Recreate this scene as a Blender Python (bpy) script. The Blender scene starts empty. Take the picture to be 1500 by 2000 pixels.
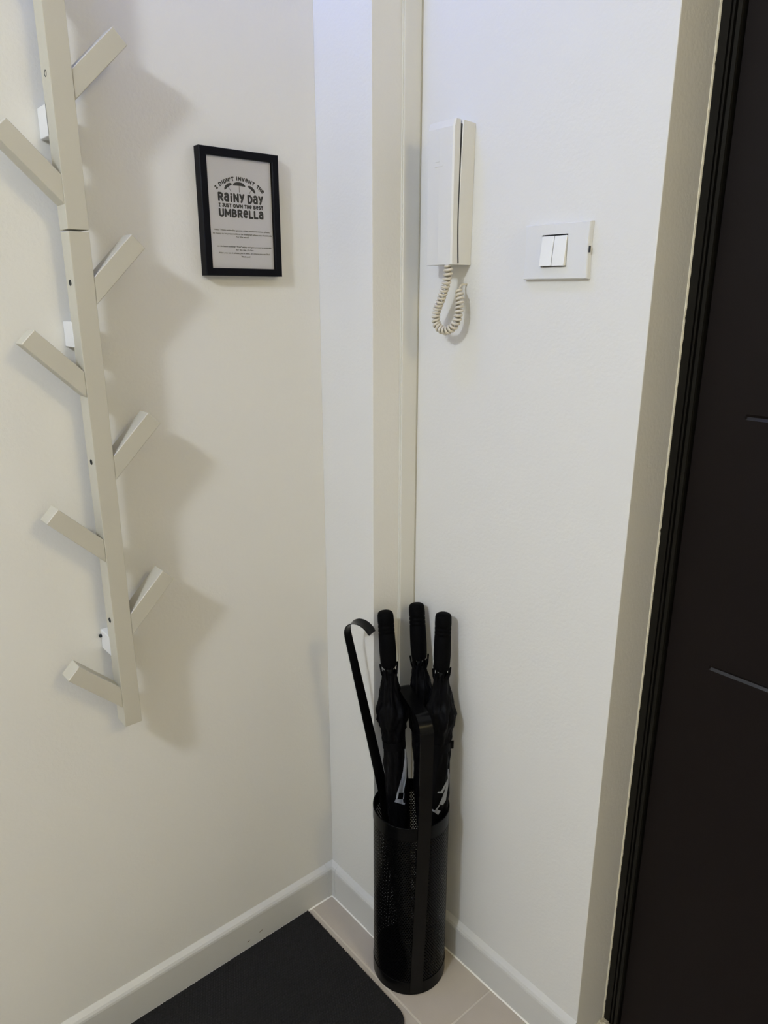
import bpy, bmesh, math, random
import mathutils
from mathutils import Vector, Matrix, noise
from mathutils.bvhtree import BVHTree
random.seed(7)
C = bpy.context.scene.collection
SC = bpy.context.scene
PI = math.pi

# ------------------------------------------------------------------ camera
F, PITCH, YAW, ROLL = 1419.357, 0.292223, 0.862448, 0.001506
CAM = Vector((1.183347, -0.850205, 1.412981))
fw = Vector((-math.sin(YAW)*math.cos(PITCH), math.cos(YAW)*math.cos(PITCH), -math.sin(PITCH)))
r0 = Vector((math.cos(YAW), math.sin(YAW), 0)); u0 = r0.cross(fw)
rt = r0*math.cos(ROLL)+u0*math.sin(ROLL); up = -r0*math.sin(ROLL)+u0*math.cos(ROLL)
cd = bpy.data.cameras.new('camera'); cam = bpy.data.objects.new('camera', cd); C.objects.link(cam)
cd.sensor_fit = 'VERTICAL'; cd.sensor_height = 24; cd.sensor_width = 18; cd.lens = F/2000*24
cd.clip_start = 0.02
M = Matrix.Identity(4)
for i in range(3):
    M[i][0] = rt[i]; M[i][1] = up[i]; M[i][2] = -fw[i]; M[i][3] = CAM[i]
cam.matrix_world = M
SC.camera = cam

# ------------------------------------------------------------------ world, lights, exposure
w = bpy.data.worlds.new('world'); SC.world = w; w.use_nodes = True
w.node_tree.nodes['Background'].inputs[0].default_value = (0.9, 0.95, 1, 1)
w.node_tree.nodes['Background'].inputs[1].default_value = 0.0
def lamp(name, loc, power, radius, col):
    l = bpy.data.lights.new(name, 'POINT'); l.shadow_soft_size = radius; l.energy = power; l.color = col
    o = bpy.data.objects.new(name, l); C.objects.link(o); o.location = loc
    return o
L1 = (0.87, -1.93, 2.34); L2 = (2.45, -0.34, 2.30); L3 = (0.10, -0.36, 2.36)
lamp('hall_lamp_light', L1, 71.0, 0.09, (0.815, 0.885, 1.0))
lamp('side_lamp_light', L2, 25, 0.10, (1.0, 0.82, 0.42))
lamp('corner_spot_light', L3, 4.8, 0.03, (0.14, 0.26, 1.0))
SC.view_settings.view_transform = 'Standard'; SC.view_settings.look = 'None'
SC.view_settings.exposure = -0.06; SC.view_settings.gamma = 1; SC.view_settings.use_curve_mapping = False

# ------------------------------------------------------------------ materials
def mat(name, col, rough=0.5, metal=0.0, spec=0.5, bump=0.0, bscale=200, var=0.0, vscale=6, dist=0.002, coat=0.0):
    m = bpy.data.materials.new(name); m.use_nodes = True
    nt = m.node_tree; b = nt.nodes['Principled BSDF']
    b.inputs['Base Color'].default_value = (*col, 1); b.inputs['Roughness'].default_value = rough
    b.inputs['Metallic'].default_value = metal; b.inputs['Specular IOR Level'].default_value = spec
    b.inputs['Coat Weight'].default_value = coat
    tc = nt.nodes.new('ShaderNodeTexCoord')
    if bump > 0:
        n = nt.nodes.new('ShaderNodeTexNoise'); n.inputs['Scale'].default_value = bscale; n.inputs['Detail'].default_value = 3
        nt.links.new(tc.outputs['Object'], n.inputs['Vector'])
        bp = nt.nodes.new('ShaderNodeBump'); bp.inputs['Strength'].default_value = bump; bp.inputs['Distance'].default_value = dist
        nt.links.new(n.outputs['Fac'], bp.inputs['Height']); nt.links.new(bp.outputs['Normal'], b.inputs['Normal'])
    if var > 0:
        n = nt.nodes.new('ShaderNodeTexNoise'); n.inputs['Scale'].default_value = vscale; n.inputs['Detail'].default_value = 5
        nt.links.new(tc.outputs['Object'], n.inputs['Vector'])
        mx = nt.nodes.new('ShaderNodeMix'); mx.data_type = 'RGBA'
        mx.inputs[6].default_value = (*[c*(1-var) for c in col], 1); mx.inputs[7].default_value = (*[min(1, c*(1+var)) for c in col], 1)
        nt.links.new(n.outputs['Fac'], mx.inputs[0]); nt.links.new(mx.outputs[2], b.inputs['Base Color'])
    return m
M_wall = mat('white_wall_paint', (0.74, 0.73, 0.685), 0.75, spec=0.25, bump=0.22, bscale=170, var=0.012, vscale=2.5)
M_ceil = mat('ceiling_paint', (0.8, 0.8, 0.78), 0.9, spec=0.2)
M_base = mat('white_skirting_plastic', (0.62, 0.615, 0.58), 0.42, var=0.02, vscale=14)
M_bead = mat('white_sealant', (0.88, 0.86, 0.78), 0.5)
M_duct = mat('white_duct_plastic', (0.70, 0.69, 0.63), 0.45)
M_tile = mat('beige_stone_tile', (0.465, 0.41, 0.335), 0.5, var=0.14, vscale=9, bump=0.1, bscale=300)
M_grout = mat('light_grout', (0.60, 0.55, 0.46), 0.9, bump=0.2, bscale=500)
M_rack = mat('cream_white_lacquered_wood', (0.52, 0.495, 0.41), 0.5, spec=0.4, bump=0.05, bscale=60, var=0.03, vscale=12)
M_bracket = mat('white_plastic', (0.76, 0.76, 0.76), 0.3)
M_steel = mat('dark_steel', (0.03, 0.033, 0.033), 0.45, 0.5)
M_frame = mat('black_frame_wood', (0.0025, 0.0025, 0.0045), 0.45, spec=0.12)
M_paper = mat('white_paper', (0.78, 0.80, 0.92), 0.8, spec=0.1, var=0.01)
M_ink = mat('black_ink', (0.035, 0.035, 0.04), 0.7)
M_inkt = mat('grey_ink', (0.12, 0.12, 0.13), 0.7)
M_intl = mat('ivory_plastic', (0.71, 0.70, 0.65), 0.38, spec=0.4)
M_cord = mat('ivory_cord', (0.62, 0.57, 0.46), 0.4)
M_gap = mat('gap_shade', (0.03, 0.03, 0.03), 0.8)  # near-black colour standing in for the shade inside gaps and slots
M_sw = mat('white_switch_plastic', (0.73, 0.73, 0.71), 0.35)
M_rock = mat('white_rocker_plastic', (0.84, 0.84, 0.80), 0.3)
M_door = mat('dark_brown_door', (0.0088, 0.0062, 0.0055), 0.45, spec=0.10, bump=0.03, bscale=90, var=0.08, vscale=5)
M_dfr = mat('dark_brown_door_frame', (0.0075, 0.0065, 0.0045), 0.36, spec=0.2, bump=0.04, bscale=60)
M_caulk = mat('cream_caulk', (0.85, 0.80, 0.62), 0.6, bump=0.3, bscale=300)
M_mat = mat('charcoal_ribbed_carpet', (0.025, 0.0245, 0.024), 0.95, spec=0.05, bump=0.5, bscale=900, var=0.35, vscale=260)
M_stand = mat('black_powder_coated_steel', (0.0022, 0.0022, 0.0024), 0.24, spec=0.09)
M_strap = mat('black_satin_steel', (0.0022, 0.0022, 0.0024), 0.2, spec=0.16)
M_foam = mat('black_foam', (0.0018, 0.0018, 0.0021), 0.7, spec=0.05, bump=0.25, bscale=900)
M_fab = mat('black_umbrella_fabric', (0.0016, 0.0016, 0.0022), 0.5, spec=0.07, bump=0.3, bscale=35, dist=0.004)
M_print = mat('silver_grey_print', (0.50, 0.53, 0.58), 0.5)
M_horn = mat('black_lacquered_metal', (0.0022, 0.0022, 0.0026), 0.28, spec=0.16)
M_chrome = mat('chrome', (0.6, 0.6, 0.6), 0.2, 1.0)
M_plaster = mat('broken_plaster', (0.60, 0.54, 0.40), 0.9, bump=0.8, bscale=150, var=0.3, vscale=60)
def glass():
    m = bpy.data.materials.new('picture_glass'); m.use_nodes = True; nt = m.node_tree
    nt.nodes.remove(nt.nodes['Principled BSDF']); out = nt.nodes['Material Output']
    t = nt.nodes.new('ShaderNodeBsdfTransparent'); g = nt.nodes.new('ShaderNodeBsdfGlossy'); g.inputs['Roughness'].default_value = 0.03
    fr = nt.nodes.new('ShaderNodeFresnel'); fr.inputs['IOR'].default_value = 1.22
    mx = nt.nodes.new('ShaderNodeMixShader'); nt.links.new(fr.outputs[0], mx.inputs[0])
    nt.links.new(t.outputs[0], mx.inputs[1]); nt.links.new(g.outputs[0], mx.inputs[2]); nt.links.new(mx.outputs[0], out.inputs[0])
    return m
M_glass = glass()
# ------------------------------------------------------------------ helpers
def obj(name, bm, m, parent=None, smooth=False, recalc=True):
    me = bpy.data.meshes.new(name)
    if recalc: bmesh.ops.recalc_face_normals(bm, faces=bm.faces)
    if smooth == 'auto':
        for e_ in bm.edges: e_.smooth = len(e_.link_faces) == 2 and e_.calc_face_angle() < 0.55
    bm.to_mesh(me); bm.free(); me.materials.append(m)
    if smooth:
        me.shade_smooth()
    o = bpy.data.objects.new(name, me); C.objects.link(o)
    if parent: o.parent = parent
    return o
def thing(name, label, cat, loc=(0, 0, 0), group=None):
    o = bpy.data.objects.new(name, None); C.objects.link(o); o.location = loc
    o.empty_display_size = 0.02
    o['label'] = label; o['category'] = cat
    if group: o['group'] = group
    return o
def tag(o, label, cat, group=None):
    o['label'] = label; o['category'] = cat
    if group: o['group'] = group
    return o
def struct(name, bm, m, parent=None, label=None, **k):
    o = obj(name, bm, m, parent, **k)
    if parent is None: o['kind'] = 'structure'
    if label: o['label'] = label
    return o
def box(bm, a, b, bev=0.0, seg=2):
    v = [bm.verts.new((x, y, z)) for x in (a[0], b[0]) for y in (a[1], b[1]) for z in (a[2], b[2])]
    f = [(0, 1, 3, 2), (4, 6, 7, 5), (0, 4, 5, 1), (2, 3, 7, 6), (0, 2, 6, 4), (1, 5, 7, 3)]
    fs = [bm.faces.new([v[i] for i in q]) for q in f]
    if bev:
        es = list({e for fa in fs for e in fa.edges})
        bmesh.ops.bevel(bm, geom=es, offset=bev, segments=seg, affect='EDGES', profile=0.6)
def BX(a, b, bev=0.0, seg=2):
    bm = bmesh.new(); box(bm, a, b, bev, seg); return bm
def lathe(bm, prof, n=32, rot=None, off=Vector((0, 0, 0)), cap=True):
    rings = []
    for r, z in prof:
        rings.append([bm.verts.new((rot @ Vector((r*math.cos(2*PI*i/n), r*math.sin(2*PI*i/n), z)) if rot else Vector((r*math.cos(2*PI*i/n), r*math.sin(2*PI*i/n), z)))+off) for i in range(n)])
    for a, b in zip(rings, rings[1:]):
        for i in range(n): bm.faces.new((a[i], a[(i+1) % n], b[(i+1) % n], b[i]))
    if cap:
        bm.faces.new(list(reversed(rings[0]))); bm.faces.new(rings[-1])
def tube(bm, pts, r, n=8):
    pts = [Vector(p) for p in pts]; rings = []; prev = None
    for i, p in enumerate(pts):
        t = (pts[min(i+1, len(pts)-1)]-pts[max(i-1, 0)]).normalized()
        if prev is None:
            a = t.orthogonal().normalized()
        else:
            a = (prev-t*prev.dot(t)).normalized()
        prev = a; b = t.cross(a); rr = r(i) if callable(r) else r
        rings.append([bm.verts.new(p+a*rr*math.cos(2*PI*k/n)+b*rr*math.sin(2*PI*k/n)) for k in range(n)])
    for a, b in zip(rings, rings[1:]):
        for k in range(n): bm.faces.new((a[k], a[(k+1) % n], b[(k+1) % n], b[k]))
    bm.faces.new(list(reversed(rings[0]))); bm.faces.new(rings[-1])
def strip(bm, pts, widthdirs, wd, normals, th, cup=0.0, nw=6):
    """ribbon with thickness: pts centre line, width direction, normal, optional cupped section"""
    rows = []
    for i, p in enumerate(pts):
        W = wd(i) if callable(wd) else wd
        cu = cup(i) if callable(cup) else cup
        f, b = [], []
        for k in range(nw+1):
            s = -1+2*k/nw
            q = p+widthdirs[i]*(s*W/2)+normals[i]*(cu*(s*s))
            f.append(bm.verts.new(q+normals[i]*th/2)); b.append(bm.verts.new(q-normals[i]*th/2))
        rows.append((f, b))
    for (f1, b1), (f2, b2) in zip(rows, rows[1:]):
        for k in range(nw):
            bm.faces.new((f1[k], f1[k+1], f2[k+1], f2[k])); bm.faces.new((b1[k], b2[k], b2[k+1], b1[k+1]))
        bm.faces.new((f1[0], f2[0], b2[0], b1[0])); bm.faces.new((f1[nw], b1[nw], b2[nw], f2[nw]))
    for f, b in (rows[0], rows[-1]):
        for k in range(nw): bm.faces.new((f[k], b[k], b[k+1], f[k+1]))
def sweep(bm, path, prof):
    """path: 2-D points, room on the RIGHT side of travel; prof: (offset from wall, z)"""
    P = [Vector(p) for p in path]; rows = []
    for i, p in enumerate(P):
        ns = []
        if i > 0: d = (P[i]-P[i-1]).normalized(); ns.append(Vector((d.y, -d.x)))
        if i < len(P)-1: d = (P[i+1]-P[i]).normalized(); ns.append(Vector((d.y, -d.x)))
        if len(ns) == 2:
            m = ns[0]+ns[1]; m = m/(m.dot(ns[0]))
        else: m = ns[0]
        rows.append([bm.verts.new((p.x+m.x*o, p.y+m.y*o, z)) for o, z in prof])
    n = len(prof)
    for a, b in zip(rows, rows[1:]):
        for k in range(n): bm.faces.new((a[k], a[(k+1) % n], b[(k+1) % n], b[k]))
    bm.faces.new(rows[0]); bm.faces.new(list(reversed(rows[-1])))

# ------------------------------------------------------------------ setting
WX, DY, RR, EY = 0.1591, 0.1051, 0.6319, 0.2024     # pier width, back wall plane, end of back wall, frame plane
ZC = 2.42
struct('wall_left', BX((-0.15, -3.4, 0), (0, 0.3, ZC)), M_wall)
struct('wall_corner', BX((0, 0, 0), (WX, DY+0.15, ZC), 0.0012, 2), M_wall)
bm = bmesh.new()
box(bm, (WX-0.002, DY, 0), (RR, 0.42, ZC), 0.0015, 2)
box(bm, (RR-0.001, DY, 2.12), (1.62, 0.42, ZC))
struct('wall_back', bm, M_wall)
struct('wall_entrance', BX((1.60, -0.100, 0), (3.6, 0.42, ZC)), M_wall)  # unseen wall, corner placed to partly block the side lamp from the door reveal
struct('wall_right', BX((3.45, -3.4, 0), (3.6, -0.100, ZC)), M_wall)
struct('wall_front', BX((-0.15, -3.55, 0), (3.6, -3.4, ZC)), M_wall)
struct('ceiling', BX((-0.15, -3.55, ZC), (3.6, 0.42, ZC+0.1)), M_ceil)
fl = struct('floor', BX((-0.15, -3.55, -0.05), (3.6, 0.42, -0.0012)), M_grout)
TW, TH, J = 0.60, 0.30, 0.004
def tile_mesh(wd, hd):
    return BX((0, 0, -0.006), (wd, hd, 0), 0.0006, 1)
cache = {}
xs = [0.433-TW*k for k in range(2, -7, -1)]
ys = [-0.072-TH*k for k in range(12, -2, -1)]
for i in range(len(xs)-1):
    for j in range(len(ys)-1):
        x0, x1 = sorted((xs[i], xs[i+1])); y0, y1 = sorted((ys[j], ys[j+1]))
        x0 = max(x0+J/2, 0.0); x1 = min(x1-J/2, 3.45); y0 = max(y0+J/2, -3.4); y1 = min(y1-J/2, 0.20)
        if x1-x0 < 0.03 or y1-y0 < 0.03: continue
        if x0 >= 1.6: y1 = min(y1, -0.100)
        if y1-y0 < 0.03: continue
        k = (round(x1-x0, 4), round(y1-y0, 4))
        if k in cache:
            o = cache[k].copy(); C.objects.link(o)
        else:
            o = obj('tile', tile_mesh(*k), M_tile, fl); cache[k] = o
        o.parent = fl; o.location = (x0, y0, 0)
# skirting boards
prof = [(0, 0.0005), (0.012, 0.0005), (0.012, 0.074), (0.0112, 0.0785), (0.0085, 0.0835), (0.0, 0.0915)]
beadp = [(0.0115, 0.0002), (0.0145, 0.0002), (0.0118, 0.0028)]
def skirting(name, path):
    bm = bmesh.new(); sweep(bm, path, prof); o = struct(name, bm, M_base)
    bm = bmesh.new(); sweep(bm, path, beadp); obj('sealant_bead', bm, M_bead, o)
    return o
bl = skirting('baseboard_left', [(0.0, -3.39), (0.0, -0.012)])
bc = skirting('baseboard_corner', [(0.012, 0.0), (WX, 0.0), (WX, DY-0.012)])
bb = skirting('baseboard_back', [(WX+0.012, DY), (RR, DY)])
# inner corner cover piece of the skirting
pf = [(0, 0.001), (0.0128, 0.001), (0.0128, 0.0745), (0.012, 0.0792), (0.0092, 0.0842), (0.0, 0.0925)]
bm = bmesh.new(); sweep(bm, [(0.0, -0.024), (0.0, 0.0), (0.024, 0.0)], pf)
obj('corner_cap', bm, M_base, bc)
bm = bmesh.new(); sweep(bm, [(WX-0.012, 0.0), (WX, 0.0), (WX, 0.012)], pf)
obj('corner_cap', bm, M_base, bc)
# scuff marks on the left skirting (dirt, flat)
M_scuff = mat('brown_scuff', (0.20, 0.14, 0.10), 0.8)
for y, z, l, a in ((-0.2119, 0.0279, 0.013, 0.25), (-0.2442, 0.0211, 0.009, 0.3)):
    bm = bmesh.new()
    pts = [(-l/2, -0.0004), (0, -0.0012), (l/2, 0.0002), (l*0.2, 0.001), (-l*0.3, 0.0008)]
    vs = [bm.verts.new((0.01215, y+px*math.cos(a)-pz*math.sin(a), z+px*math.sin(a)+pz*math.cos(a))) for px, pz in pts]
    f = bm.faces.new(vs); bmesh.ops.extrude_face_region(bm, geom=[f])
    obj('scuff_mark', bm, M_scuff, bl)
# corner cable duct
bm = BX((WX-0.0005, 0.066, 0.09), (0.1655, DY+0.001, ZC), 0.0012, 2)
tr = struct('trim_1', bm, M_duct)
obj('duct_cover', BX((WX, 0.0642, 0.09), (WX+0.0035, 0.0662, ZC), 0.0004, 1), M_duct, tr)
bm = BX((0.1650, DY-0.0025, 0.09), (0.1672, DY+0.0008, ZC)); obj('shadow_line', bm, mat('corner_shadow_grey', (0.42, 0.39, 0.31), 0.8), tr)  # brownish strip painting the thin shadow in the corner beside the duct

# ------------------------------------------------------------------ door
DX0, DX1, DT = 0.664, 1.57, 2.08
YD = EY+0.010
def door_leaf():
    bm = bmesh.new()
    gh, gd = 0.0042, 0.0030
    zs = [0.006]
    grooves = [0.8465, 1.2450]
    for g in grooves: zs += [g-gh, g, g+gh]
    zs.append(DT)
    xsn = [DX0, 0.7345, 0.737, 1.44, 1.4425, DX1]
    def yy(x, z): return YD+(gd if (z in grooves and x in (0.735, 1.44)) else 0)
    grid = [[bm.verts.new((x, YD, z)) for z in zs] for x in xsn]
    for i in range(5):
        for j in range(len(zs)-1):
            bm.faces.new((grid[i][j], grid[i+1][j], grid[i+1][j+1], grid[i][j+1]))
    # V grooves : push centre line in between the inner columns, with small ramp columns
    geo = [e for e in bm.edges if abs(e.verts[0].co.z-e.verts[1].co.z) < 1e-6 and any(abs(e.verts[0].co.z-g) < 1e-5 for g in grooves) and min(e.verts[0].co.x, e.verts[1].co.x) > 0.7355 and max(e.verts[0].co.x, e.verts[1].co.x) < 1.441]
    for e in geo:
        for v in e.verts: v.co.y += gd
    back = [bm.verts.new((x, YD+0.045, z)) for x, z in ((DX0, 0.006), (DX1, 0.006), (DX1, DT), (DX0, DT))]
    bm.faces.new(back)
    bm.faces.new([g for g in grid[0]]+[back[3], back[0]])
    bm.faces.new([g for g in reversed(grid[-1])]+[back[1], back[2]])
    bm.faces.new([grid[i][0] for i in range(6)]+[back[1], back[0]])
    bm.faces.new([grid[i][-1] for i in range(6)]+[back[2], back[3]])
    return bm
door = struct('door_1', door_leaf(), M_door)
door.data.materials.append(mat('groove_highlight', (0.022, 0.021, 0.022), 0.4, spec=0.22))
for p in door.data.polygons:          # highlight painted on each groove's lower facet as a lighter, glossier colour
    if p.normal.y < -0.3 and p.normal.z > 0.3 and p.center.x > 0.735: p.material_index = 1
# frame: stepped moulding profile extruded vertically
def moulding(x0, sgn, z0, z1):
    y = EY
    p = [(0, y+0.03), (0, y), (0.0135, y), (0.0145, y+0.004), (0.0160, y+0.004), (0.0170, y-0.0015), (0.0200, y-0.0015), (0.0210, y+0.004),
         (0.0225, y+0.004), (0.0235, y-0.001), (0.0290, y-0.001), (0.0302, y+0.002), (0.0302, y+0.03)]
    bm = bmesh.new()
    A = [bm.verts.new((x0+sgn*a, b, z0)) for a, b in p]; B = [bm.verts.new((x0+sgn*a, b, z1)) for a, b in p]
    for k in range(len(p)): bm.faces.new((A[k], A[(k+1) % len(p)], B[(k+1) % len(p)], B[k]))
    bm.faces.new(A); bm.faces.new(B); return bm
obj('door_frame', moulding(RR+0.0005, 1, 0.004, 2.12), M_dfr, door)
obj('door_frame', moulding(1.60, -1, 0.004, 2.12), M_dfr, door)
obj('door_frame', BX((RR+0.03, EY, DT+0.004), (1.57, EY+0.03, 2.12)), M_dfr, door)
obj('door_jamb_back', BX((0.62, EY+0.056, 0), (1.61, EY+0.07, 2.12)), M_dfr, door)
# ragged caulk bead between plaster and frame
bm = bmesh.new(); rows = []
for i in range(425):
    z = 0.022+i*0.0049
    wv = 0.0019+0.0007*noise.noise(Vector((0, 0, z*110)))+0.0003*noise.noise(Vector((3, 0, z*17)))
    if i % 67 == 9: wv -= 0.0009
    rows.append([bm.verts.new(v) for v in ((RR-0.0008, EY+0.001, z), (RR-0.0006, EY-0.0035, z), (RR+wv*0.4, EY-0.003, z), (RR+wv, EY-0.0004, z), (RR+wv*0.9, EY+0.001, z))])
for a, b in zip(rows, rows[1:]):
    for k in range(5): bm.faces.new((a[k], a[(k+1) % 5], b[(k+1) % 5], b[k]))
bm.faces.new(rows[0]); bm.faces.new(rows[-1])
obj('caulk_bead', bm, M_caulk, door)
# broken plaster at the foot of the frame
def rubble(c, s, seed, sq=(1, 1, 0.7)):
    bm = bmesh.new(); bmesh.ops.create_icosphere(bm, subdivisions=3, radius=1)
    for v in bm.verts:
        n = 1+0.45*noise.noise(v.co*1.7+Vector((seed*3.1, 0, 0)))+0.35*noise.noise(v.co*4.5+Vector((seed, 5, 0)))
        v.co = Vector((c[0]+v.co.x*s*n*sq[0], c[1]+v.co.y*s*n*sq[1], max(0.0005, c[2]+v.co.z*s*n*sq[2])))
    return bm
for k, (x, y, z, s) in enumerate(((0.6385, 0.1900, 0.020, 0.014), (0.652, 0.1935, 0.015, 0.013), (0.668, 0.1965, 0.011, 0.012), (0.643, 0.176, 0.008, 0.012), (0.662, 0.182, 0.006, 0.009), (0.683, 0.199, 0.007, 0.008), (0.6345, 0.160, 0.006, 0.008))):
    obj('plaster_chunk', rubble((x, y, z), s, k), M_plaster, door)

# ------------------------------------------------------------------ ceiling lamps (outside the frame)
for (x, y, z), lb in ((L1, 'round white ceiling lamp over the hallway behind the camera'), (L2, 'round white ceiling lamp beside the right hand wall'), (L3, 'small ceiling lamp above the coat rack')):
    t = thing('ceiling_lamp', lb, 'lamp', (x, y, ZC))
    bm = bmesh.new(); lathe(bm, [(0.05, -0.018), (0.055, -0.012), (0.055, 0.0)], 32); obj('ceiling_rose', bm, M_bracket, t)

# ------------------------------------------------------------------ coat rack
rack = thing('coat_rack', 'cream white wooden wall coat rack of two stacked rails with slanting pegs', 'coat rack', (0.0, -0.465, 0.70))
def rk(name, bm, m, parent=rack, **k):
    for v in bm.verts: v.co -= Vector(rack.location)
    return obj(name, bm, m, parent, **k)
XB, XF, YL, YR = 0.036, 0.070, -0.479, -0.450
low = rk('rail', BX((XB, YL, 0.7000), (XF, YR, 1.4960), 0.0010, 2), M_rack)
upr = rk('rail', BX((XB+0.0005, YL-0.0006, 1.4985), (XF+0.0008, YR+0.0002, 2.2900), 0.0010, 2), M_rack)
s2 = math.sqrt(0.5)
def peg(side, zb):
    """side +1: right of the rail; zb: lower joint height"""
    y0 = YR if side > 0 else YL
    H = 0.0385; Ln = 0.115
    d = Vector((0, side*s2, s2)); n = Vector((0, -side*s2, s2))
    P0 = Vector((0, y0, zb)); P1 = Vector((0, y0, zb+H))
    wdt = H*s2
    Lo = P0+d*(Ln); Hi = Lo+n*wdt
    P1 = Vector((0, y0, zb+H))
    bm = bmesh.new()
    A = [bm.verts.new(Vector((XB+0.002, 0, 0))+p) for p in (P0, Lo, Hi, P1)]
    B = [bm.verts.new(Vector((XF-0.0004, 0, 0))+p) for p in (P0, Lo, Hi, P1)]
    for k in range(4): bm.faces.new((A[k], A[(k+1) % 4], B[(k+1) % 4], B[k]))
    bm.faces.new(A); bm.faces.new(B)
    bmesh.ops.bevel(bm, geom=list(bm.edges), offset=0.0009, segments=1, affect='EDGES')
    return rk('peg', bm, M_rack)
def bolt(z):
    bm = bmesh.new()
    R = Matrix.Rotation(PI/2, 3, 'X')
    lathe(bm, [(0.0044, -0.0005), (0.0044, 0.0008), (0.0030, 0.0009), (0.0026, 0.0002)], 16, R, Vector((0.0535, YL, z)))
    rk('bolt', bm, M_steel)
for z in (0.8637, 1.1312, 1.3960, 1.6630, 1.9290): peg(1, z); bolt(z+0.031)
for z in (0.7370, 1.0005, 1.2630, 1.5300, 1.7960): peg(-1, z)
for z0, z1 in ((0.8235, 0.8590), (1.3345, 1.3720), (1.6210, 1.6610), (2.10, 2.14)):
    rk('wall_bracket', BX((0.0004, YL-0.0006, z0), (XB+0.004, YR+0.0006, z1), 0.0008, 1), M_bracket)
bm = bmesh.new(); lathe(bm, [(0.003, -0.0015), (0.003, 0.002), (0.0015, 0.003)], 12, Matrix.Rotation(PI/2, 3, 'X'), Vector((0.0036, YL-0.0020, 0.848)))
rk('bracket_screw', bm, M_steel)

# ------------------------------------------------------------------ picture
PY, PZ = -0.16835, 1.54103       # centre of the outer frame
pic = thing('picture_frame', 'small black framed print with umbrella lettering on the left wall', 'picture', (0.0, PY, PZ))
bm = bmesh.new()
ow, oh, iw, ih, fx = 0.0748, 0.0995, 0.0618, 0.0872, 0.0180
ring = []
for (w_, h_, x_) in ((ow, oh, 0.0008), (ow, oh, fx-0.0012), (ow-0.0012, oh-0.0012, fx), (iw+0.0012, ih+0.0012, fx), (iw, ih, fx-0.0012), (iw, ih, 0.0100), (iw+0.004, ih+0.004, 0.0100), (iw+0.004, ih+0.004, 0.0008)):
    ring.append([bm.verts.new((x_, a*w_, b*h_)) for a, b in ((-1, -1), (1, -1), (1, 1), (-1, 1))])
for a, b in zip(ring, ring[1:]+ring[:1]):
    for k in range(4): bm.faces.new((a[k], a[(k+1) % 4], b[(k+1) % 4], b[k]))
obj('frame', bm, M_frame, pic)
paper = obj('print', BX((0.0040, -iw-0.0015, -ih-0.0015), (0.0112, iw+0.0015, ih+0.0015)), M_paper, pic)
obj('glass', BX((0.0126, -iw, -ih), (0.0136, iw, ih)), M_glass, pic)
TO = Vector((0, 0.00035, -0.00083))     # text was measured from (-0.168, 1.5402)
def text_mesh(s, bold=0.0):
    c = bpy.data.curves.new('t', 'FONT'); c.body = s; c.size = 1; c.offset = bold; c.resolution_u = 3; c.extrude = 0
    o = bpy.data.objects.new('t', c); C.objects.link(o)
    me = bpy.data.meshes.new_from_object(o)
    bpy.data.objects.remove(o); bpy.data.curves.remove(c)
    bm = bmesh.new(); bm.from_mesh(me); bpy.data.meshes.remove(me)
    bmesh.ops.remove_doubles(bm, verts=bm.verts, dist=1e-5)
    return bm
XT = 0.01145
def arc_(cx_, cy_, rx, ry, a0, a1, n=10):
    return [(cx_+rx*math.cos(math.radians(a0+(a1-a0)*k/n)), cy_+ry*math.sin(math.radians(a0+(a1-a0)*k/n))) for k in range(n+1)]
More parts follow.
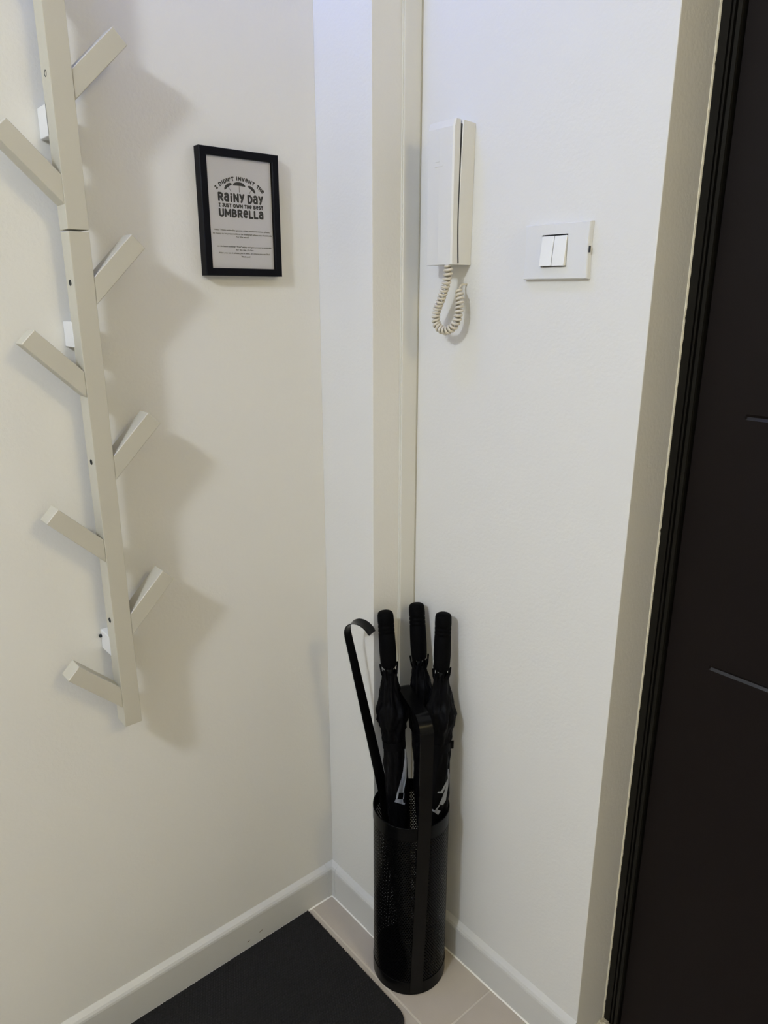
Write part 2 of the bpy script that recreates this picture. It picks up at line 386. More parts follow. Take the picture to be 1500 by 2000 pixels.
# stroke lettering: glyph -> (width, list of poly-lines) in a box one unit high
GL = {
 'I': (0.46, [[(.0, 1), (.46, 1)], [(.0, 0), (.46, 0)], [(.23, 0), (.23, 1)]]),
 'i': (0.20, [[(.10, 0), (.10, .66)], [(.10, .97), (.10, 1.0)]]),
 'D': (0.52, [[(.0, 0), (.0, 1)], [(.0, 1), (.18, 1)]+arc_(.18, .5, .34, .5, 90, -90)+[(.0, 0)]]),
 'N': (0.52, [[(.0, 0), (.0, 1), (.52, 0), (.52, 1)]]),
 "'": (0.12, [[(.06, 1.0), (.04, .72)]]),
 'T': (0.50, [[(.0, 1), (.50, 1)], [(.25, 1), (.25, 0)]]),
 'V': (0.50, [[(.0, 1), (.25, 0), (.50, 1)]]),
 'e': (0.50, [[(.03, .52), (.50, .55)]+arc_(.26, .52, .25, .48, 5, 300, 14)]),
 'H': (0.50, [[(.0, 0), (.0, 1)], [(.5, 0), (.5, 1)], [(.0, .5), (.5, .5)]]),
 'R': (0.50, [[(.0, 0), (.0, 1)], [(.0, 1), (.2, 1)]+arc_(.2, .74, .28, .26, 90, -90, 8)+[(.0, .48)], [(.22, .48), (.50, 0)]]),
 'a': (0.48, [[(.06, .90)]+arc_(.24, .74, .22, .26, 110, 0, 8)+[(.46, 0)], [(.46, .58)]+arc_(.24, .30, .24, .29, 75, 360, 12)]),
 'y': (0.50, [[(.0, 1), (.27, .36)], [(.50, 1), (.16, -.02)]]),
 'Y': (0.50, [[(.0, 1), (.25, .45), (.50, 1)], [(.25, .45), (.25, 0)]]),
 'M': (0.68, [[(.0, 0), (.0, 1), (.34, .30), (.68, 1), (.68, 0)]]),
 'W': (0.68, [[(.0, 1), (.15, 0), (.34, .75), (.53, 0), (.68, 1)]]),
 'B': (0.50, [[(.0, 0), (.0, 1)], [(.0, 1), (.2, 1)]+arc_(.2, .76, .25, .24, 90, -90, 8)+[(.0, .52)], [(.2, .52)]+arc_(.2, .26, .29, .26, 90, -90, 8)+[(.0, 0)]]),
 'L': (0.42, [[(.0, 1), (.0, 0), (.42, 0)]]),
 'U': (0.50, [[(.0, 1)]+arc_(.25, .27, .25, .27, 180, 360, 10)+[(.5, 1)]]),
 'J': (0.42, [[(.12, 1), (.42, 1)]+arc_(.21, .23, .21, .23, 0, -170, 8)]),
 'S': (0.44, [arc_(.22, .75, .21, .25, 40, 250, 10)+arc_(.22, .25, .22, .25, 70, -140, 10)]),
 'O': (0.52, [arc_(.26, .5, .26, .5, 0, 360, 18)]),
}
def put_text(s, x0, x1, z0, z1, m, sw=0.20, arc=None, name='lettering'):
    """bold display lettering, small letters as tall as the capitals; x0..x1 and z0..z1 are outer bounds"""
    Hh = (z1-z0); hw_ = sw*Hh/2                       # stroke half width, metres
    gapw = 0.32
    cnt = [0]
    tot = sum(GL[c][0] for c in s)+gapw*(len(s)-1)
    kx = (x1-x0-2*hw_)/tot; ky = Hh-2*hw_; x = x0+hw_; out = bmesh.new()
    def P(u, t):
        if arc:
            R, zc = arc; an = u/R; return Vector((XT, (R+t)*math.sin(an)-0.0005, zc+(R+t)*math.cos(an)))+TO
        return Vector((XT, u, t))+TO
    def quad(a, b):
        d = Vector((b[0]-a[0], b[1]-a[1])); L_ = d.length or 1e-6; d /= L_; n = Vector((-d.y, d.x))*hw_
        ring = []
        for c_, sg in ((b, 1), (a, -1)):
            for k in range(7):
                an = -PI/2+PI*k/6
                v = d*(sg*hw_*math.cos(an))+n*(sg*math.sin(an))
                ring.append((c_[0]+v.x, c_[1]+v.y))
        cnt[0] += 1; lift = Vector((0.00004*(cnt[0] % 9)*0.2, 0, 0))
        out.faces.new([out.verts.new(P(*q)+lift) for q in ring])
    for c in s:
        w_, pls = GL[c]
        for pl in pls:
            q = [(x+px*kx, z0+hw_+pz*ky) for px, pz in pl]
            for a, b in zip(q, q[1:]): quad(a, b)
        x += (w_+gapw)*kx
    for f in out.faces: f.normal_update()
    return obj(name, out, m, paper, recalc=False)
def put_small(s, x0, x1, z0, z1):
    bm = text_mesh(s, 0.022); mx = min(v.co.x for v in bm.verts); Mx = max(v.co.x for v in bm.verts)
    for v in bm.verts: v.co = Vector((XT, x0+(v.co.x-mx)/(Mx-mx)*(x1-x0), z0+v.co.y/0.73*(z1-z0)))+TO
    return obj('fine_print', bm, M_inkt, paper)
AR = (0.0643, -0.0105)
for s_, a_, b_x in (("I", -0.0478, -0.0436), ("DiDN'T", -0.0395, -0.0100), ("iNVeNT", -0.0062, 0.0290), ("THe", 0.0330, 0.0485)):
    put_text(s_, a_, b_x, 0.0, 0.0066, M_ink, 0.27, arc=AR)
put_text("RaiNy", -0.0425, 0.0080, 0.0195, 0.0340, M_ink, 0.245)
put_text("Day", 0.0135, 0.0446, 0.0192, 0.0335, M_ink, 0.245)
for s_, a_, b_x in (("I", -0.0420, -0.0383), ("JUST", -0.0358, -0.0176), ("OWN", -0.0150, 0.0038), ("THe", 0.0068, 0.0212), ("BeST", 0.0245, 0.0441)):
    put_text(s_, a_, b_x, 0.0108, 0.0172, M_ink, 0.27)
put_text("UMBReLLa", -0.0424, 0.0441, -0.0046, 0.0090, M_ink, 0.245)
small = [("Hello! These umbrellas, guests, when outdoors comes, please,", -0.0537, 0.0555, -0.0260),
         ("be happy to be prepared & to be sheltered where you & umbrella", -0.0557, 0.0590, -0.0317),
         ("For the stroll", -0.0121, 0.0120, -0.0362),
         ("so do leave nothing! \"Free\" enjoy and gets around to umbrella", -0.0485, 0.0572, -0.0520),
         ("for the day, it's fine", -0.0134, 0.0207, -0.0570),
         ("After you use it please, put it back, go where you can find", -0.0467, 0.0530, -0.0625),
         ("Thank you!", -0.0041, 0.0136, -0.0678)]
for s_, a_, b_x, z_ in small: put_small(s_, a_, b_x, z_, z_+0.0024)
def umb_icon(cx, cz, wd, ht, ang, stem):
    bm = bmesh.new(); n = 14
    pts = [(wd/2*math.cos(PI*i/n), ht*math.sin(PI*i/n)**0.85 if 0 < i < n else 0) for i in range(n+1)]
    bot = [(-wd/2+wd*i/8, ht*0.10*abs(math.sin(PI*i/8*1))-0.0001) for i in range(1, 8)]
    bm.faces.new([bm.verts.new((0, x, z)) for x, z in pts+bot])
    sw = 0.00025
    bm.faces.new([bm.verts.new((0, x, z)) for x, z in ((-sw, 0.0003), (-sw, -stem), (sw, -stem), (sw, 0.0003))])
    r = bmesh.ops.extrude_face_region(bm, geom=list(bm.faces))
    for g in r['geom']:
        if isinstance(g, bmesh.types.BMVert): g.co.x += 0.0004
    for v in bm.verts:
        x, z = v.co.y, v.co.z
        v.co = Vector((XT-0.0003+v.co.x, cx+x*math.cos(ang)-z*math.sin(ang), cz+x*math.sin(ang)+z*math.cos(ang)))+TO
    obj('umbrella_drawing', bm, M_ink, paper)
umb_icon(-0.0013, 0.0456, 0.0235, 0.0062, -0.02, 0.0098)
umb_icon(-0.0218, 0.0425, 0.0172, 0.0052, 0.62, 0.0075)
umb_icon(0.0217, 0.0410, 0.0172, 0.0052, -0.62, 0.0075)

# ------------------------------------------------------------------ intercom
ic = thing('intercom_handset', 'white wall intercom handset with coiled cord hanging beneath it', 'intercom', (0.26, DY, 1.46))
def loc_obj(root, name, bm, m, parent=None, **k):
    for v in bm.verts: v.co -= root.location
    return obj(name, bm, m, parent or root, **k)
def slab(zs, yf, yb, xl, xr, bev=0.0025):
    """body lofted along z: yf/yb/xl/xr are functions of z; front face slopes slightly to the left"""
    bm = bmesh.new(); rows = []
    for z in zs:
        a, b, l, r = yf(z), yb(z), xl(z), xr(z)
        rows.append([bm.verts.new(p) for p in ((l, b, z), (l, a+0.006, z), (l+0.004, a+0.002, z), ((l+r)/2, a-0.0002, z), (r-0.003, a, z), (r, a+0.002, z), (r, b, z))])
    n = 7
    for a, b in zip(rows, rows[1:]):
        for k in range(n): bm.faces.new((a[k], a[(k+1) % n], b[(k+1) % n], b[k]))
    bm.faces.new(rows[0]); bm.faces.new(list(reversed(rows[-1])))
    return bm
Z0, Z1 = 1.4590, 1.6765
zz = [Z0+(Z1-Z0)*i/20 for i in range(21)]
def tt(z): return (z-Z0)/(Z1-Z0)
gapc = lambda z: 0.0700+0.0040*abs(tt(z)-0.32)**1.5*4*(1 if tt(z) < 0.32 else 0.45)+0.0006
bmH = slab(zz, lambda z: 0.0565+0.0012*(1-tt(z))+(0.0035*max(0, (tt(z)-0.95)/0.05)**2), lambda z: gapc(z)-0.0011-(0.0022*max(0, tt(z)-0.6)/0.4), lambda z: 0.2290, lambda z: 0.2930)
hs = loc_obj(ic, 'handset', bmH, M_intl)
bmB = slab(zz, lambda z: gapc(z)+0.0011, lambda z: DY-0.0004, lambda z: 0.2300, lambda z: 0.2932-0.0006*math.cos(tt(z)*PI))
for v in bmB.verts:
    if v.co.z > Z1-0.0005 and v.co.y > 0.09: v.co.z -= 0.002
loc_obj(ic, 'base', bmB, M_intl)
loc_obj(ic, 'gap_shade_fill', BX((0.233, 0.066, Z0+0.003), (0.2922, 0.080, Z1-0.006)), M_gap)  # dark filler painting the shade in the slit between handset and base
# tiny embossed emblem lines on the handset
for dz, l in ((0, 0.018), (0.007, 0.010)):
    loc_obj(ic, 'emblem', BX((0.251, 0.0562, 1.6100+dz), (0.251+l, 0.0572, 1.6108+dz)), M_intl)
# coiled cord
def catmull(P, n):
    P = [Vector(p) for p in P]; out = []
    Q = [2*P[0]-P[1]]+P+[2*P[-1]-P[-2]]
    for i in range(1, len(Q)-2):
        for k in range(n):
            t = k/n; a, b, c, d = Q[i-1], Q[i], Q[i+1], Q[i+2]
            out.append(0.5*((2*b)+(c-a)*t+(2*a-5*b+4*c-d)*t*t+(3*b-a-3*c+d)*t**3))
    out.append(P[-1]); return out
cen = catmull([(0.2835, 0.062, 1.4600), (0.2795, 0.062, 1.4330), (0.2665, 0.063, 1.4050), (0.2525, 0.065, 1.3800), (0.2535, 0.067, 1.3605), (0.2705, 0.069, 1.3515), (0.2890, 0.072, 1.3590), (0.2965, 0.075, 1.3790), (0.2950, 0.078, 1.4020), (0.2900, 0.082, 1.4200)], 40)
# resample evenly
def resample(P, step):
    out = [P[0]]; acc = 0
    for a, b in zip(P, P[1:]):
        L = (b-a).length; pos = 0
        while acc+(L-pos) >= step:
            pos += step-acc; out.append(a.lerp(b, pos/L)); acc = 0
        acc += L-pos
    return out
cen = resample(cen, 0.0003)
turns = 31; N = len(cen); hel = []; a = None
for i in range(N):
    t = (cen[min(i+1, N-1)]-cen[max(i-1, 0)]).normalized()
    a = Vector((0, 1, 0)) if a is None else a
    a = (a-t*a.dot(t)).normalized(); b = t.cross(a); ph = 2*PI*turns*i/(N-1)
    R = 0.0054*min(1, i/14, (N-1-i)/14)
    hel.append((cen[i]+(a*math.cos(ph)+b*math.sin(ph))*R))
hel = [(0.2835, 0.062, 1.4640)]+hel[::1]
bm = bmesh.new(); tube(bm, hel[::1], 0.0024, 8)
loc_obj(ic, 'coiled_cord', bm, M_cord, smooth=True)
bm = bmesh.new(); tube(bm, catmull([(0.2900, 0.082, 1.4200), (0.2885, 0.086, 1.4250), (0.2860, 0.094, 1.4275), (0.2850, 0.1055, 1.4280)], 8), 0.0016, 8)
loc_obj(ic, 'cord_lead', bm, M_cord, smooth=True)

# ------------------------------------------------------------------ light switch
sw = thing('light_switch', 'white rectangular double rocker light switch beside the doorway', 'switch', (0.4726, DY, 1.4735))
cx, cz = 0.4726, 1.4735
def rring(bm, w_, h_, y): return [bm.verts.new((cx+a*w_, y, cz+b*h_)) for a, b in ((-1, -1), (1, -1), (1, 1), (-1, 1))]
# cover plate with a bowed outline at the sides and an opening for the rockers
bm = bmesh.new()
nz = 10; ox0, ox1, oz0, oz1 = 0.4470, 0.4940, 1.4515, 1.4975
outer = []; 
def bow(s): return 0.0012*(1-s*s)
for k in range(nz+1): s = -1+2*k/nz; outer.append((cx+0.0585-0.001+bow(s)*-1, cz+s*0.0385))
for k in range(nz+1): s = 1-2*k/nz; outer.append((cx-0.0585+0.001-bow(s)*-1, cz+s*0.0385))
F_ = [bm.verts.new((x, DY-0.0095, z)) for x, z in outer]
E1 = [bm.verts.new((cx+(x-cx)*1.018, DY-0.0080, cz+(z-cz)*1.022)) for x, z in outer]
E2 = [bm.verts.new((cx+(x-cx)*(0.0600/0.0585), DY-0.0002, cz+(z-cz)*(0.0400/0.0385))) for x, z in outer]
n = len(outer)
for A, B in ((F_, E1), (E1, E2)):
    for k in range(n): bm.faces.new((A[k], A[(k+1) % n], B[(k+1) % n], B[k]))
I1 = [bm.verts.new((x, DY-0.0095, z)) for x, z in ((ox1, oz0), (ox1, oz1), (ox0, oz1), (ox0, oz0))]
I2 = [bm.verts.new((x, DY-0.0030, z)) for x, z in ((ox1, oz0), (ox1, oz1), (ox0, oz1), (ox0, oz0))]
for k in range(4): bm.faces.new((I1[k], I1[(k+1) % 4], I2[(k+1) % 4], I2[k]))
bm.faces.new(F_[0:nz+1]+[I1[1], I1[0]]); bm.faces.new([F_[nz], F_[nz+1], I1[2], I1[1]])
bm.faces.new(F_[nz+1:]+[I1[3], I1[2]]); bm.faces.new([F_[-1], F_[0], I1[0], I1[3]])
loc_obj(sw, 'cover_plate', bm, M_sw)
loc_obj(sw, 'backing', BX((ox0-0.002, DY-0.0035, oz0-0.002), (ox1+0.002, DY-0.0005, oz1+0.002)), M_gap)
for x0, x1 in ((0.4478, 0.4698), (0.4710, 0.4930)):
    bm = BX((x0, DY-0.0130, 1.4527), (x1, DY-0.0040, 1.4955), 0.0008, 2)
    for v in bm.verts:
        s = (v.co.z-1.4741)/0.0214
        if v.co.y < DY-0.006: v.co.y += 0.0026*s+0.0012*(1-s*s)*-0.3
    loc_obj(sw, 'rocker', bm, M_rock)
loc_obj(sw, 'release_slot', BX((0.5310, 0.0958, 1.4700), (0.5327, 0.0985, 1.4790)), M_gap)

# ------------------------------------------------------------------ door mat
MX0, MX1, MY1, MY0, RC = 0.0150, 0.385, -0.0860, -0.70, 0.045
bm = bmesh.new(); nx, ny = 402, 330
def mz(x, y):
    u = (x-MX0)/0.0055
    return 0.0050+0.0022*math.sin(2*PI*u)*(0.7+0.3*math.sin(2*PI*y/0.0060+PI*round(u)))+0.0003*noise.noise(Vector((x*300, y*300, 0)))
grid = []
for i in range(nx+1):
    x = MX0+(MX1-MX0)*i/nx
    dxr = x-(MX1-RC); ytop = MY1
    if dxr > 0: ytop = MY1-RC+math.sqrt(max(0, RC*RC-dxr*dxr))
    row = []
    for j in range(ny+1):
        y = MY0+(ytop-MY0)*j/ny
        row.append(bm.verts.new((x, y+0.0004*noise.noise(Vector((x*120, 1, 0)))*(j == ny), mz(x, y))))
    grid.append(row)
for i in range(nx):
    for j in range(ny): bm.faces.new((grid[i][j], grid[i+1][j], grid[i+1][j+1], grid[i][j+1]))
loop = [grid[i][0] for i in range(nx+1)]+[grid[nx][j] for j in range(1, ny+1)]+[grid[i][ny] for i in range(nx-1, -1, -1)]+[grid[0][j] for j in range(ny-1, 0, -1)]
lowr = [bm.verts.new((v.co.x, v.co.y, 0.0003)) for v in loop]
for k in range(len(loop)): bm.faces.new((loop[k], lowr[k], lowr[(k+1) % len(loop)], loop[(k+1) % len(loop)]))
tag(obj('door_mat', bm, M_mat), 'charcoal ribbed door mat on the tiles along the left wall', 'mat')

# ------------------------------------------------------------------ umbrella stand
SX, SY, SR, SH = 0.2716, 0.0052, 0.0775, 0.4180
st = thing('umbrella_stand', 'tall black perforated metal umbrella stand with a strap handle on the tiled floor', 'umbrella stand', (SX, SY, 0))
def ringband(z0, z1, ro, ri, n=72):
    bm = bmesh.new(); rows = []
    for r, z in ((ri, z0), (ro-0.0006, z0), (ro, z0+0.0006), (ro, z1-0.0008), (ro-0.0006, z1), (ri, z1)):
        rows.append([bm.verts.new((r*math.cos(2*PI*i/n), r*math.sin(2*PI*i/n), z)) for i in range(n)])
    for a, b in zip(rows, rows[1:]+rows[:1]):
        for i in range(n): bm.faces.new((a[i], a[(i+1) % n], b[(i+1) % n], b[i]))
    return bm
obj('top_band', ringband(SH-0.030, SH, SR+0.0008, SR-0.0020), M_stand, st, smooth='auto')
obj('base_band', ringband(0.0, 0.033, SR+0.0008, SR-0.0020), M_stand, st, smooth='auto')
bm = bmesh.new(); lathe(bm, [(SR-0.002, 0.002), (SR-0.002, 0.006)], 48); obj('base_plate', bm, M_stand, st)
# perforated sheet: staggered diamond holes with real thickness
bm = bmesh.new()
ncol, nrow = 92, 78; z0, z1 = 0.031, SH-0.028; hz = (z1-z0)/nrow; da = 2*PI/ncol
def sp(a, z, r): return (r*math.cos(a), r*math.sin(a), z)
ro, ri = SR-0.0003, SR-0.0010
for j in range(nrow):
    for i in range(ncol):
        a0 = (i+(0.5 if j % 2 else 0))*da; ac = a0+da/2; zc_ = z0+(j+0.5)*hz; zl, zh = z0+j*hz, z0+(j+1)*hz
        Oo = [bm.verts.new(sp(a, z, ro)) for a, z in ((a0, zl), (a0+da, zl), (a0+da, zh), (a0, zh))]
        kx, kz = 0.28, 0.29
        ho = [bm.verts.new(sp(ac+sx*da*kx, zc_+sz*hz*kz, ro)) for sx, sz in ((-1, -1), (1, -1), (1, 1), (-1, 1))]
        hi = [bm.verts.new(sp(ac+sx*da*kx, zc_+sz*hz*kz, ri)) for sx, sz in ((-1, -1), (1, -1), (1, 1), (-1, 1))]
        for k in range(4):
            bm.faces.new((Oo[k], Oo[(k+1) % 4], ho[(k+1) % 4], ho[k])); bm.faces.new((ho[k], ho[(k+1) % 4], hi[(k+1) % 4], hi[k]))
o = obj('perforated_body', bm, M_stand, st, recalc=False); o['kind'] = 'stuff'
# strap handle: up the front, over, down the back
AZ = math.radians(-32); e = Vector((math.cos(AZ), math.sin(AZ), 0)); pw = Vector((-math.sin(AZ), math.cos(AZ), 0))
HT, CR, HR = 0.655, 0.033, SR+0.0022
pts, nrm = [], []
for k in range(24): z = 0.007+(HT-CR-0.007)*k/23; pts.append(e*HR+Vector((0, 0, z))); nrm.append(e.copy())
for k in range(1, 25):
    a = PI/2*k/24; pts.append(e*(HR-CR+CR*math.cos(a))+Vector((0, 0, HT-CR+CR*math.sin(a)))); nrm.append(e*math.cos(a)+Vector((0, 0, math.sin(a))))
for k in range(23, -1, -1):
    a = PI/2*k/24; pts.append(-e*(HR-CR+CR*math.cos(a))+Vector((0, 0, HT-CR+CR*math.sin(a)))); nrm.append(-e*math.cos(a)+Vector((0, 0, math.sin(a))))
for k in range(22, -1, -1): z = 0.007+(HT-CR-0.007)*k/23; pts.append(-e*HR+Vector((0, 0, z))); nrm.append(-e)
pws = []
for k in range(len(pts)):          # the strap leans a few degrees sideways on its way up
    R_ = Matrix.Rotation(math.radians(9.0*min(1, pts[k].z/0.45)), 3, 'Z')
    pts[k] = R_ @ pts[k]; nrm[k] = R_ @ nrm[k]; pws.append(R_ @ pw)
bm = bmesh.new(); strip(bm, pts, pws, 0.0265, nrm, 0.0022, 0.0, 2)
obj('strap_handle', bm, M_strap, st, smooth='auto')

# ------------------------------------------------------------------ umbrellas
def make_umbrella(top, base, seed, label, bulge, tie_h, tie_ang):
    top, base = Vector(top), Vector(base); ax = (top-base); L = ax.length
    rotq = Vector((0, 0, 1)).rotation_difference(ax.normalized())
    root = thing('umbrella', label, 'umbrella', base, 'closed black umbrellas in the stand')
    root.rotation_mode = 'QUATERNION'; root.rotation_quaternion = rotq
    Hh = 0.118
    # foam handle with two ribbed rings
    p = [(0.004, L), (0.0105, L-0.0005), (0.0143, L-0.003), (0.0158, L-0.008), (0.0162, L-0.020), (0.0160, L-0.0255), (0.0138, L-0.0270), (0.0160, L-0.0290), (0.0161, L-0.0335), (0.0139, L-0.0350),
         (0.0160, L-0.0370), (0.0162, L-0.0415), (0.0141, L-0.0430), (0.0161, L-0.0450), (0.0166, L-0.065), (0.0168, L-0.085), (0.0160, L-0.107), (0.0152, L-0.113), (0.0118, L-Hh+0.0005), (0.006, L-Hh)]
    bm = bmesh.new(); lathe(bm, p, 28); obj('handle', bm, M_foam, root, smooth=True)
    bm = bmesh.new(); lathe(bm, [(0.0015, 0.0), (0.0035, 0.004), (0.004, 0.03), (0.004, 0.05), (0.0055, 0.051), (0.0055, L-Hh+0.001)], 12); obj('shaft', bm, M_steel, root)
    # folded canopy: pleated, slightly twisted
    Zt = L-Hh-0.006
    def prof_r(d):       # d: distance below the rib tips
        K = [(0, .0130), (.02, .0150), (.045, .0200), (.060, .0225), (.075, .0262), (.088, .0285), (.100, .0280), (.118, .0235), (tie_h, .0215), (.19, .0225), (.25, .0230), (.35, .0215), (.50, .0140), (.60, .0085), (Zt-0.055 if Zt > .66 else .66, .0050)]
        for (a, ra), (b, rb) in zip(K, K[1:]):
            if d <= b:
                t = (d-a)/(b-a); r = ra+(rb-ra)*t
                if a < .12: r *= 1+(bulge-1)*max(0, 1-abs(d-.085)/.05)
                return r
        return .005
    bm = bmesh.new(); n = 96; rows = []; nzr = 110
    for j in range(nzr+1):
        d = (Zt-0.055)*(j/nzr); z = Zt-d; row = []
        R0 = prof_r(d)
        fl = 0.30*(1-min(1, d/0.5))+0.06
        for i in range(n):
            a = 2*PI*i/n; tw = a*4+d*16+seed*1.7
            pl = abs((tw/PI) % 1.0*2-1)*1.1-0.5
            nz_ = noise.noise(Vector((math.cos(a)*1.6, math.sin(a)*1.6, d*22+seed*9)))
            nz2 = noise.noise(Vector((math.cos(a)*4, math.sin(a)*4, d*60+seed*5)))
            rdg = 0.5-abs(noise.noise(Vector((math.cos(a)*2.3+5, math.sin(a)*2.3+d*9, d*38+seed*4))))*1.9
            r = R0*(1+fl*pl*0.55+0.20*nz_*(1 if d < .15 else .5)+0.07*nz2+0.16*rdg*(1 if d < .16 else .45))
            tie = max(0, 1-abs(d-tie_h)/0.012); r = r*(1-tie)+(R0*0.97)*tie
            zz_ = z+(0.004*math.sin(tw*2) if j == 0 else 0)
            row.append(bm.verts.new((r*math.cos(a), r*math.sin(a), zz_)))
        rows.append(row)
    for a, b in zip(rows, rows[1:]):
        for i in range(n): bm.faces.new((a[i], a[(i+1) % n], b[(i+1) % n], b[i]))
    bm.faces.new(rows[-1])
    bmesh.ops.recalc_face_normals(bm, faces=bm.faces)
    Mx = Matrix.Translation(base) @ rotq.to_matrix().to_4x4()
    tree = BVHTree.FromPolygons([Mx @ v.co for v in bm.verts], [[v.index for v in f.verts] for f in bm.faces]) if False else None
    bm.verts.ensure_lookup_table(); bm.verts.index_update()
    vs = [Mx @ v.co for v in bm.verts]; fs = [[v.index for v in f.verts] for f in bm.faces]
    tree = BVHTree.FromPolygons(vs, fs)
    can = obj('canopy', bm, M_fab, root, smooth=True)
    # rib ends standing up around the handle
    for k in range(8):
        a = 2*PI*(k+0.3)/8+seed; r = 0.0142+0.0010*math.sin(k*2.1+seed)
        b0 = Vector((0.0112*math.cos(a), 0.0112*math.sin(a), Zt-0.020)); b1 = Vector(((r+0.0042)*math.cos(a), (r+0.0042)*math.sin(a), Zt+0.013+0.003*math.sin(k*3+seed)))
        bm = bmesh.new(); tube(bm, [b0, b0.lerp(b1, .5)+Vector((0.0018*math.cos(a), 0.0018*math.sin(a), 0)), b1-(b1-b0)*0.08, b1], lambda i: (0.0016, 0.0015, 0.0019, 0.0014)[i], 6); obj('rib_tip', bm, M_foam, root)
    # tie strap with a hook-and-loop tab
    bm = bmesh.new(); rr = prof_r(tie_h)*1.04; rows = []
    for z, r_ in ((-0.009, rr), (-0.009, rr+.0012), (0.009, rr+.0012), (0.009, rr)):
        rows.append([bm.verts.new((r_*math.cos(2*PI*i/40), r_*math.sin(2*PI*i/40), Zt-tie_h+z)) for i in range(40)])
    for a, b in zip(rows, rows[1:]+rows[:1]):
        for i in range(40): bm.faces.new((a[i], a[(i+1) % 40], b[(i+1) % 40], b[i]))
    tb = Vector((math.cos(tie_ang), math.sin(tie_ang), 0)); tn = Vector((-tb.y, tb.x, 0))
    P = [tb*(rr-0.002)+Vector((0, 0, Zt-tie_h)), tb*(rr+0.007)+tn*.001+Vector((0, 0, Zt-tie_h+.001))]
    strip(bm, P, [Vector((0, 0, 1))]*2, 0.017, [tn]*2, 0.0014, 0, 1)
    obj('tie_strap', bm, M_fab, root)
    return root, tree, Mx
U1 = make_umbrella((0.1900, 0.0040, 0.8160), (0.2920, -0.0120, 0.0090), 1.0, 'leftmost of the three closed umbrellas, beside the shoehorn, grey print low on its folds', 1.12, 0.155, 1.6)
U2 = make_umbrella((0.2010, 0.0780, 0.8150), (0.3200, 0.0360, 0.0090), 2.3, 'middle and tallest closed umbrella, standing at the back against the wall corner', 0.95, 0.155, 1.0)
U3 = make_umbrella((0.2854, 0.0700, 0.8255), (0.3370, 0.0080, 0.0090), 3.9, 'rightmost closed black umbrella, leaning on the back wall with angular grey print', 1.06, 0.150, 0.75)
# printed marks lying on the fabric
def decal(U, polys, name='print_patch'):
    root, tree, Mx = U; inv = Mx.inverted()
    bm = bmesh.new()
    for poly in polys:
        g = bmesh.new(); P3 = [Vector((x, y, 0)) for x, y in poly]
        gv = [g.verts.new(p) for p in P3]
        for tri in mathutils.geometry.tessellate_polygon([P3]): g.faces.new([gv[k] for k in tri])
        g.verts.index_update()
        for _ in range(4):
            bmesh.ops.subdivide_edges(g, edges=[e_ for e_ in g.edges if e_.calc_length() > 2.5], cuts=1); bmesh.ops.triangulate(g, faces=g.faces)
        m = {}
        for v in g.verts:
            d = (fw+rt*((v.co.x-750)/F)-up*((v.co.y-1000)/F)).normalized()
            hit = tree.ray_cast(CAM, d)
            m[v] = None if hit[0] is None else bm.verts.new(inv @ (hit[0]+hit[1]*(0.0009 if hit[1].dot(d) < 0 else -0.0009)))
        for f in g.faces:
            q = [m[v] for v in f.verts]
            if all(q):
                try: bm.faces.new(q)
                except ValueError: pass
        g.free()
    r = bmesh.ops.extrude_face_region(bm, geom=list(bm.faces))
    if bm.faces: obj(name, bm, M_print, root, recalc=False)
c2 = lambda L: [(690+x*0.15333, 1400+y*0.15333) for x, y in L]
decal(U1, [c2([(650, 410), (675, 405), (688, 520), (672, 780), (640, 965), (560, 965), (590, 850), (630, 700), (652, 520)]),
           c2([(560, 965), (578, 968), (568, 1035), (545, 1045)]), c2([(636, 968), (650, 965), (640, 1045), (630, 1048)]),
           c2([(545, 1045), (632, 1050), (635, 1088), (658, 1098), (652, 1120), (528, 1082)])])
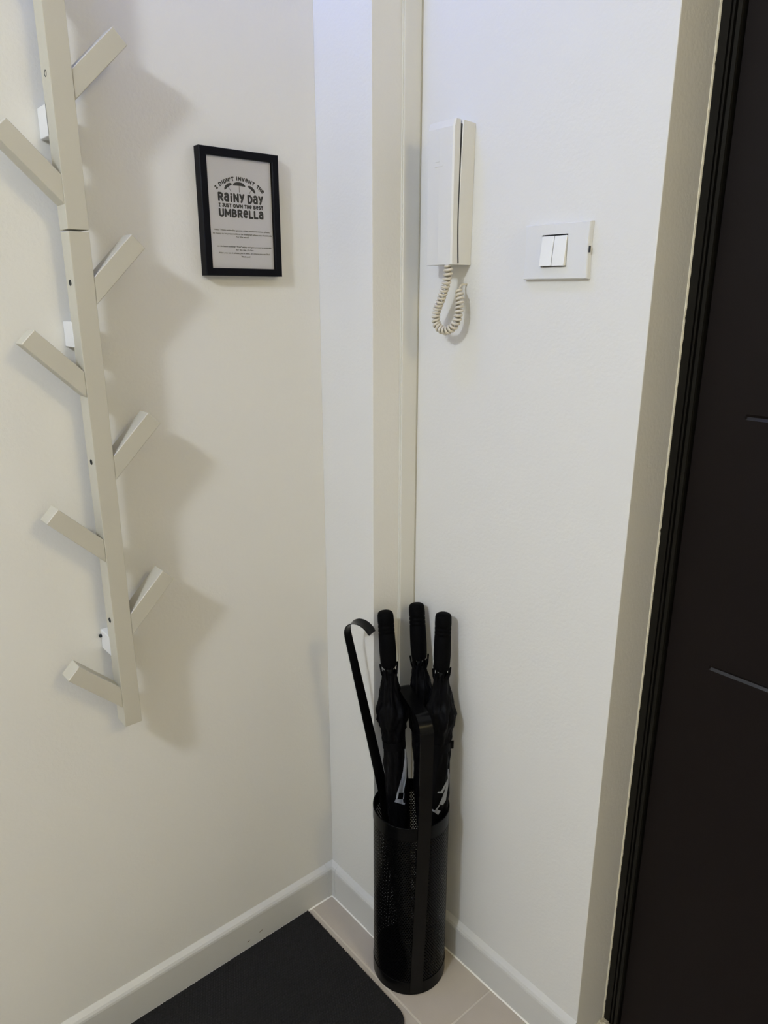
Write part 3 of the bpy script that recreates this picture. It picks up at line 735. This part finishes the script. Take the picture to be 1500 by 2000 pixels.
decal(U3, [c2([(1197, 790), (1208, 800), (1138, 970), (1070, 968), (1078, 948), (1120, 945)]),
           c2([(1198, 660), (1212, 665), (1210, 850), (1175, 1060), (1140, 1122), (1095, 1110), (1140, 1010), (1200, 800)]),
           c2([(1098, 1112), (1110, 1118), (1070, 1180), (1110, 1195), (1082, 1248), (972, 1170), (985, 1160), (1038, 1188)])])

# ------------------------------------------------------------------ shoehorn
T0 = Vector((0.1500, -0.0580, 0.7690)); Rm = Vector((0.2030, -0.0165, 0.43)); Bt = Vector((0.2480, 0.0170, 0.020))
horn = thing('shoehorn', 'long black metal shoehorn with a hooked top, leaning left in the stand', 'shoehorn', Bt)
pts, wds, nms, ups = [], [], [], []
hd = Vector((0.93, 0.30, 0)).normalized()       # direction the hook turns towards
axd = (T0-Rm).normalized()
line = [Bt.lerp(Rm, k/14) for k in range(14)]+[Rm.lerp(T0, k/16) for k in range(17)]
Wv = axd.cross(hd).normalized(); hperp = Wv.cross(axd).normalized()
if hperp.dot(hd) < 0: hperp = -hperp
for p_ in line: pts.append(p_); wds.append(Wv); nms.append(hperp)
HRd = 0.0295; cen_ = T0+hperp*HRd
for k in range(1, 23):
    a = math.radians(158)*k/22
    pts.append(cen_+axd*HRd*math.sin(a)-hperp*HRd*math.cos(a)); wds.append(Wv)
    nms.append((-axd*math.sin(a)+hperp*math.cos(a)).normalized())
last = pts[-1]+(pts[-1]-pts[-2]).normalized()*0.004; pts.append(last); wds.append(Wv); nms.append(nms[-1])
NL = len(line)
def hw(i):
    if i < NL: return 0.0215+0.0185*(1-i/NL) if i > 2 else (0.022, 0.033, 0.038)[i]
    k = (i-NL)/(len(pts)-NL)
    return 0.0215+0.0025*k if i < len(pts)-1 else 0.021
def hcup(i):
    return 0.0034*(1-i/NL) if i < NL else -0.0016*min(1, (i-NL)/6)
bm = bmesh.new(); strip(bm, pts, wds, hw, nms, 0.0016, hcup, 8)
for v in bm.verts: v.co -= Bt
obj('blade', bm, M_horn, horn, smooth='auto')
